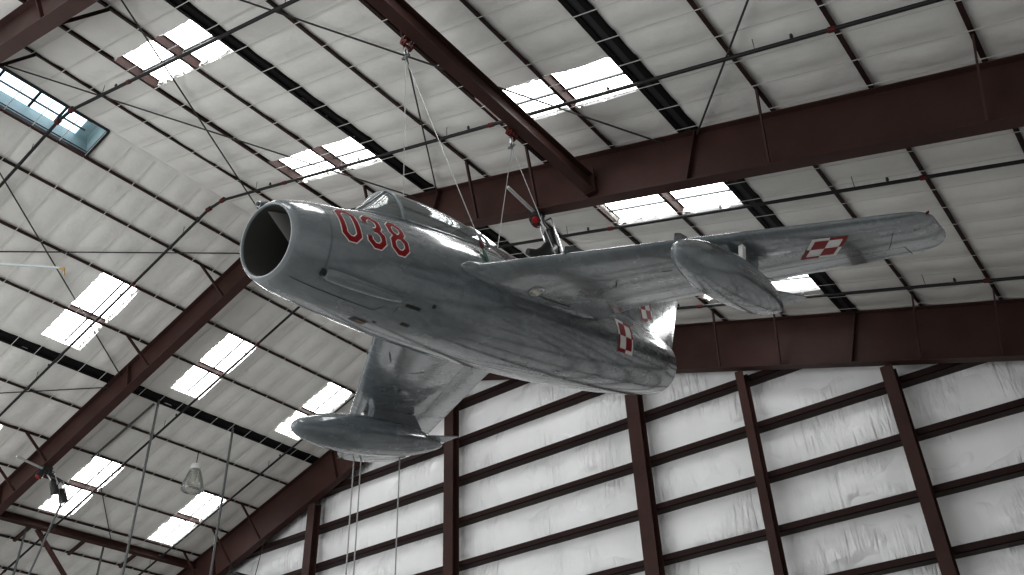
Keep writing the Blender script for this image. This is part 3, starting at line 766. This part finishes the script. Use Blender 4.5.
# ================================================================== suspension
def W(p): return PM @ Vector(p)
HOOKS = [Vector((-6.40, 6.28, ZB)), Vector((-6.37, 8.72, ZB))]
for k, h in enumerate(HOOKS):
    root = empty('beam_clamp', h); tag(root, ('red clamp on the crane beam above the cockpit' if k == 0 else 'red clamp on the crane beam near its far end') + ' holding steel cables', 'beam clamp', 'beam clamps')
    m = MB()
    for yy in (-.07, .07):
        m.prism([(-.02,.06),(.12,.06),(.12,.03),(.03,.03),(.03,-.03),(.08,-.03),(.08,-.09),(.0,-.13),(-.06,-.04)], 'y', yy-.015, yy+.015)
    m.tube([(-.0,-.1,-.06),(-.0,.1,-.06)], .022, 8); m.build('clamp_jaw', M_red, root)
    m = MB(); m.tube([(0,-.03,-.06),(0,-.05,-.14),(0,-.04,-.22),(0,0,-.26),(0,.04,-.22),(0,.05,-.14),(0,.03,-.06)], .014, 8); m.build('shackle', M_chrome, root, 60)
    m = MB(); m.tube([(-.07,0,-.30),(.07,0,-.30)], .02, 8); m.tube([(0,0,-.25),(0,0,-.36)], .024, 8); m.build('link_plate', M_greyrod, root, 60)
CAB = [(0, (2.72,-.69,.20), 'white steel cable from the front clamp to the near wing root', True),
       (0, (2.72,.69,.20), 'steel cable from the front clamp to the far side of the cockpit', True),
       (1, (4.60,-.66,.34), 'steel cable from the rear clamp down behind the near wing', True),
       (1, (4.45,.62,.38), 'steel cable from the rear clamp to the far side of the fuselage spine', True)]
for hk, p, lab, tb in CAB:
    a = HOOKS[hk] + Vector((0,0,-.34)); b = W(p)
    root = empty('steel_cable', b); tag(root, lab, 'cable', 'suspension cables')
    a = a - b; b = Vector((0,0,0)); d = (a-b).normalized()
    MB().tube([a, d*.34], .0068, 6).build('wire', M_cable, root)
    m = MB(); m.tube([d*.35, d*.32, d*.25, d*.21], [.010,.022,.022,.010], 8); m.build('turnbuckle', M_red, root, 50)
    m = MB(); m.tube([d*.21, d*.15, d*.08, d*-.02], [.010,.020,.020,.010], 8); m.build('shackle', M_green, root, 50)
# tie-down lines under the far wing tip
for (y, c, off, lab) in ((4.86,.28,0,'thin white tie-down line under the far wing tip, left of two close ones'), (4.86,.30,.16,'thin white tie-down line under the far wing tip, right of two close ones'), (4.70,.97,0,'thin white tie-down line under the rear edge of the far wing tip')):
    p = W(WS(1, y, c, True)) + Vector((off*.6, off*.3, .02))
    o = MB().tube([Vector((0,0,-p.z)), Vector((0,0,0))], .012, 6).build('tie_line', M_cable); o.location = p
    tag(o, lab, 'cable', 'tie-down lines')

# ================================================================== lamp, spotlights, poles and small fittings
# prismatic high-bay lamp on the left slope
lx, ly, lz = -23.2, 14.73, 11.88 + ZF
root = empty('pendant_lamp', (lx, ly, lz)); tag(root, 'clear bell-shaped glass pendant lamp hanging from a left slope purlin', 'lamp')
MB().tube([(0,0,.02),(0,0,-.40)], .014, 8).build('hanger_rod', M_rod, root)
m = MB(); m.loft([[Vector((r*math.cos(2*PI*j/24), r*math.sin(2*PI*j/24), z)) for j in range(24)] for z, r in ((-.36,.05),(-.38,.13),(-.46,.16),(-.52,.15),(-.56,.12))], True, True)
m.build('lamp_housing', M_white, root, 50)
def bell(z0, sc): return [[Vector((r*sc*math.cos(2*PI*j/32), r*sc*math.sin(2*PI*j/32), z)) for j in range(32)] for z, r in
        ((-.55,.15),(-.62,.18),(-.75,.225),(-.90,.275),(-1.05,.315),(-1.17,.33),(-1.21,.325),(-1.24,.28))]
m = MB(); m.loft(bell(0,1), True, False); m.loft(bell(0,.94), True, False); m.build('lamp_shade', M_lampglass, root, 50)
m = MB(); m.tube([(0,0,-.55),(0,0,-.66),(0,0,-.80),(0,0,-.92)], [.05,.06,.085,.03], 12); m.build('bulb', M_white, root, 60)

M_tube = mat('light_grey_tube', (.36,.36,.35), .4)
def spot_cluster(loc, label, flip=1):
    root = empty('spotlight_cluster', loc); tag(root, label, 'stage light', 'spotlight clusters on the middle frame')
    m = MB(); m.box((-.06,-.10,-.20),(.06,.16,.04)); m.bar((0,-.05,-.10),(0,.75,-.30),.05,.05); m.bar((-.12,.02,-.16),(.16,.02,-.16),.04,.04)
    m.build('mount_bracket', M_black, root)
    MB().tube([(0,-.05,-.06),(-.02,-.85,.06)], .035, 10).build('support_tube', M_tube, root, 50)
    m = MB(); m.tube([(.10,-.10,-.14),(.10,-.14,-.22),(.10,-.20,-.36)], [.05,.10,.10], 16); h = m.build('lamp_can', M_black, root, 50)
    MB().tube([(.10,-.198,-.355),(.10,-.215,-.39)], [.08,.05], 16).build('red_lens', M_redlamp, h, 50)
    for (y, z, tx) in ((.22,-.30,.06),(.56,-.42,-.06)):
        m = MB(); m.tube([(tx,y,z),(tx,y+.05,z-.06),(tx,y+.16,z-.30),(tx,y+.18,z-.36)], [.05,.11,.115,.125], 16); h = m.build('lamp_can', M_black, root, 50)
        m = MB()
        for q in (-.14,.14): m.bar((tx+q,y-.04,z+.16),(tx+q,y+.10,z-.16),.015,.03)
        m.bar((tx-.14,y-.04,z+.16),(tx+.14,y-.04,z+.16),.03,.015); m.build('yoke', M_chrome, h)
    m = MB(); m.tube([(.02,.05,-.18),(.10,.35,-.50),(.02,.70,-.42)], .018, 8); m.build('clamp_rod', M_white, root, 50)
    m = MB(); m.tube([(-.09+.14*math.cos(t)*.9, .12+.16*math.sin(t), -.10+.05*math.sin(2*t)) for t in [i*PI/8 for i in range(17)]], .010, 6); m.build('power_cord', M_black, root, 60)
    m = MB(); m.box((-.13,.02,-.22),(-.05,.14,-.10)); m.build('control_box', M_red, root)
    return root
spot_cluster((-24.5, 10.92, 10.56+ZF), 'cluster of black spotlights with a red lens under the frame at lower left')
rc = spot_cluster((-7.47, 10.92, 10.74+ZF), 'cluster of black spotlights with a white rod above the near wing')
m = MB(); m.tube([(.0,.30,-.62),(.05,.28,-.74),(.02,.16,-.90),(-.06,-.02,-.98),(-.1,-.22,-1.0)], [.10,.16,.15,.10,.06], 14)
m.build('floodlight_hood', M_black, rc, 60)

# slim grey pole with yellow-orange tip, reaching in from the left
p1 = Vector((-14.60, 5.83, 10.0+ZF)); p2 = Vector((-15.33, 5.04, 10.0+ZF)); d = (p2-p1).normalized()
root = empty('hanging_pole', p1); tag(root, 'pale grey pole with a yellow-orange tip reaching in from the left edge', 'pole')
MB().tube([Vector((0,0,0)), d*4.2], [.022,.045], 10).build('pole', mat('pale_grey_pole', (.50,.55,.55), .4), root, 50)
m = MB(); m.tube([d*.06, -d*.02+Vector((0,0,-.01)), -d*.03+Vector((.01,0,-.09)), -d*.05+Vector((.02,0,-.17))], [.022,.026,.018,.008], 10); m.build('pole_tip', M_orange, root, 60)
for k in (2.2, 3.9):
    q = p1 + d*k; zr_ = ZR - abs(q.x-XR)*SA/CA
    MB().tube([d*k, d*k + Vector((0,0,zr_-q.z+.02))], .006, 6).build('hanging_wire', M_cable, root)

# tall grey poles from the floor to the roof beams
PO = [(-21.80,12.30,12.28,'tall thin grey pole under the wide left beam, nearer the middle frame'),
      (-21.70,14.80,12.28,'tall thin grey pole under the wide left beam, nearer the end wall'),
      (-28.05,12.40,10.15,'thin grey pole at the lower left corner under the low brown beam'),
      (-28.05,14.97,10.15,'thin grey pole under the low brown beam, to the right of the brown knee brace')]
for x, y, z, l in PO:
    o = MB().tube([(0,0,0),(0,0,z+ZF)], .035, 8).build('tall_pole', M_greyrod, None, 50); o.location = (x,y,0); tag(o, l, 'pole', 'tall grey poles')
# conduits and thin stays round the poles
def rod(name, a, b, r, mt, label, cat, group=None):
    a, b = Vector(a), Vector(b); o = MB().tube([Vector((0,0,0)), b-a], r, 8).build(name, mt, None, 50); o.location = a
    return tag(o, label, cat, group)
rod('conduit', roof(-1,6.85,12.27,-.09), roof(-1,9.65,12.2,-.09), .035, M_greyrod, 'grey conduit along the left slope from the pole head to a skylight', 'conduit')
rod('thin_stay', roof(-1,9.65,12.3,-.03), roof(-1,12.95,15.02,-.03), .014, M_rod, 'thin dark stay from the skylight corner down to the low brown beam', 'rod')
rod('slanted_strut', (-24.5,11.62,9.95+ZF), (-24.5,11.0,6.4+ZF), .03, M_greyrod, 'slanted grey strut dropping from the lower left spotlight cluster', 'rod')
# low brown eave beam with knee brace and cross struts
root = empty('eave_beam', roof(-1,13.05,11.0,0)); tag(root, 'low brown steel beam along the left eave, under the last skylights', 'beam')
O = Vector(root.location)
m = MB(); m.bar(roof(-1,13.05,11.0,-.03)-O, roof(-1,13.05,18.32,-.03)-O, .16, .014, (-SA,0,CA)); m.bar(roof(-1,13.05,11.0,-.25)-O, roof(-1,13.05,18.32,-.25)-O, .16, .014, (-SA,0,CA))
m.bar(roof(-1,13.05,11.0,-.14)-O, roof(-1,13.05,18.32,-.14)-O, .012, .22, (-SA,0,CA)); m.build('beam', M_steel, root)
for y in (12.55, 14.35, 16.2):
    m = MB(); m.bar(roof(-1,13.1,y,-.06)-O, roof(-1,14.2,y,-.02)-O, .09, .09, (-SA,0,CA)); m.build('cross_strut', M_steel, root)
m = MB(); m.tube([Vector((-28.0,12.7,10.12+ZF))-O, Vector((-28.0,14.95,7.95+ZF))-O], .075, 10); m.build('knee_brace', M_steel, root, 50)
# black box unit at the foot of the end frame
root = empty('black_heater', (-24.9, 17.6, 7.95+ZF)); tag(root, 'black box unit hanging below the end frame at the bottom edge of the photo', 'heater')
m = MB(); m.prism([(-1.15,0),(1.15,0),(1.15,.86),(.95,1.0),(-.85,1.08),(-1.15,.95)], 'y', -.35, .35); m.build('cabinet', M_black, root)
m = MB()
for i in range(7): m.box((-1.0,-.37,.10+.11*i),(1.0,-.35,.15+.11*i))
m.build('grille', M_heavyin, root)
for x in (-.8,.8): MB().tube([(x,.45,.9),(x,.70,zroof(-24.8+x)-1.25-7.95-ZF)], .012, 6).build('hanger_rod', M_rod, root)

# ================================================================== light
world = bpy.data.worlds.new('world'); bpy.context.scene.world = world; world.use_nodes = True
bg = world.node_tree.nodes['Background']; bg.inputs['Color'].default_value = (.97,.99,1.0,1); bg.inputs['Strength'].default_value = .75
def area(name, loc, rot, sx, sy, e, col=(1,1,1)):
    l = bpy.data.lights.new(name, 'AREA'); l.shape = 'RECTANGLE'; l.size = sx; l.size_y = sy; l.energy = e; l.color = col
    o = bpy.data.objects.new(name, l); C.objects.link(o); o.location = loc; o.rotation_euler = rot; return o
area('added_rear_fill', (-19,-4.5,6.0), (math.radians(97),0,math.radians(-4)), 28, 9, 1500, (.97,.99,1.0))  # added fill lamp behind the camera, making up for dimmer skylight panels
sc = bpy.context.scene
sc.view_settings.view_transform = 'Standard'; sc.view_settings.look = 'None'; sc.view_settings.exposure = 0.16; sc.view_settings.gamma = 0.90
sc.cycles.max_bounces = 8; sc.cycles.diffuse_bounces = 5; sc.cycles.glossy_bounces = 4; sc.cycles.transparent_max_bounces = 12
sc.cycles.use_denoising = True
sc.cycles.sample_clamp_indirect = 6
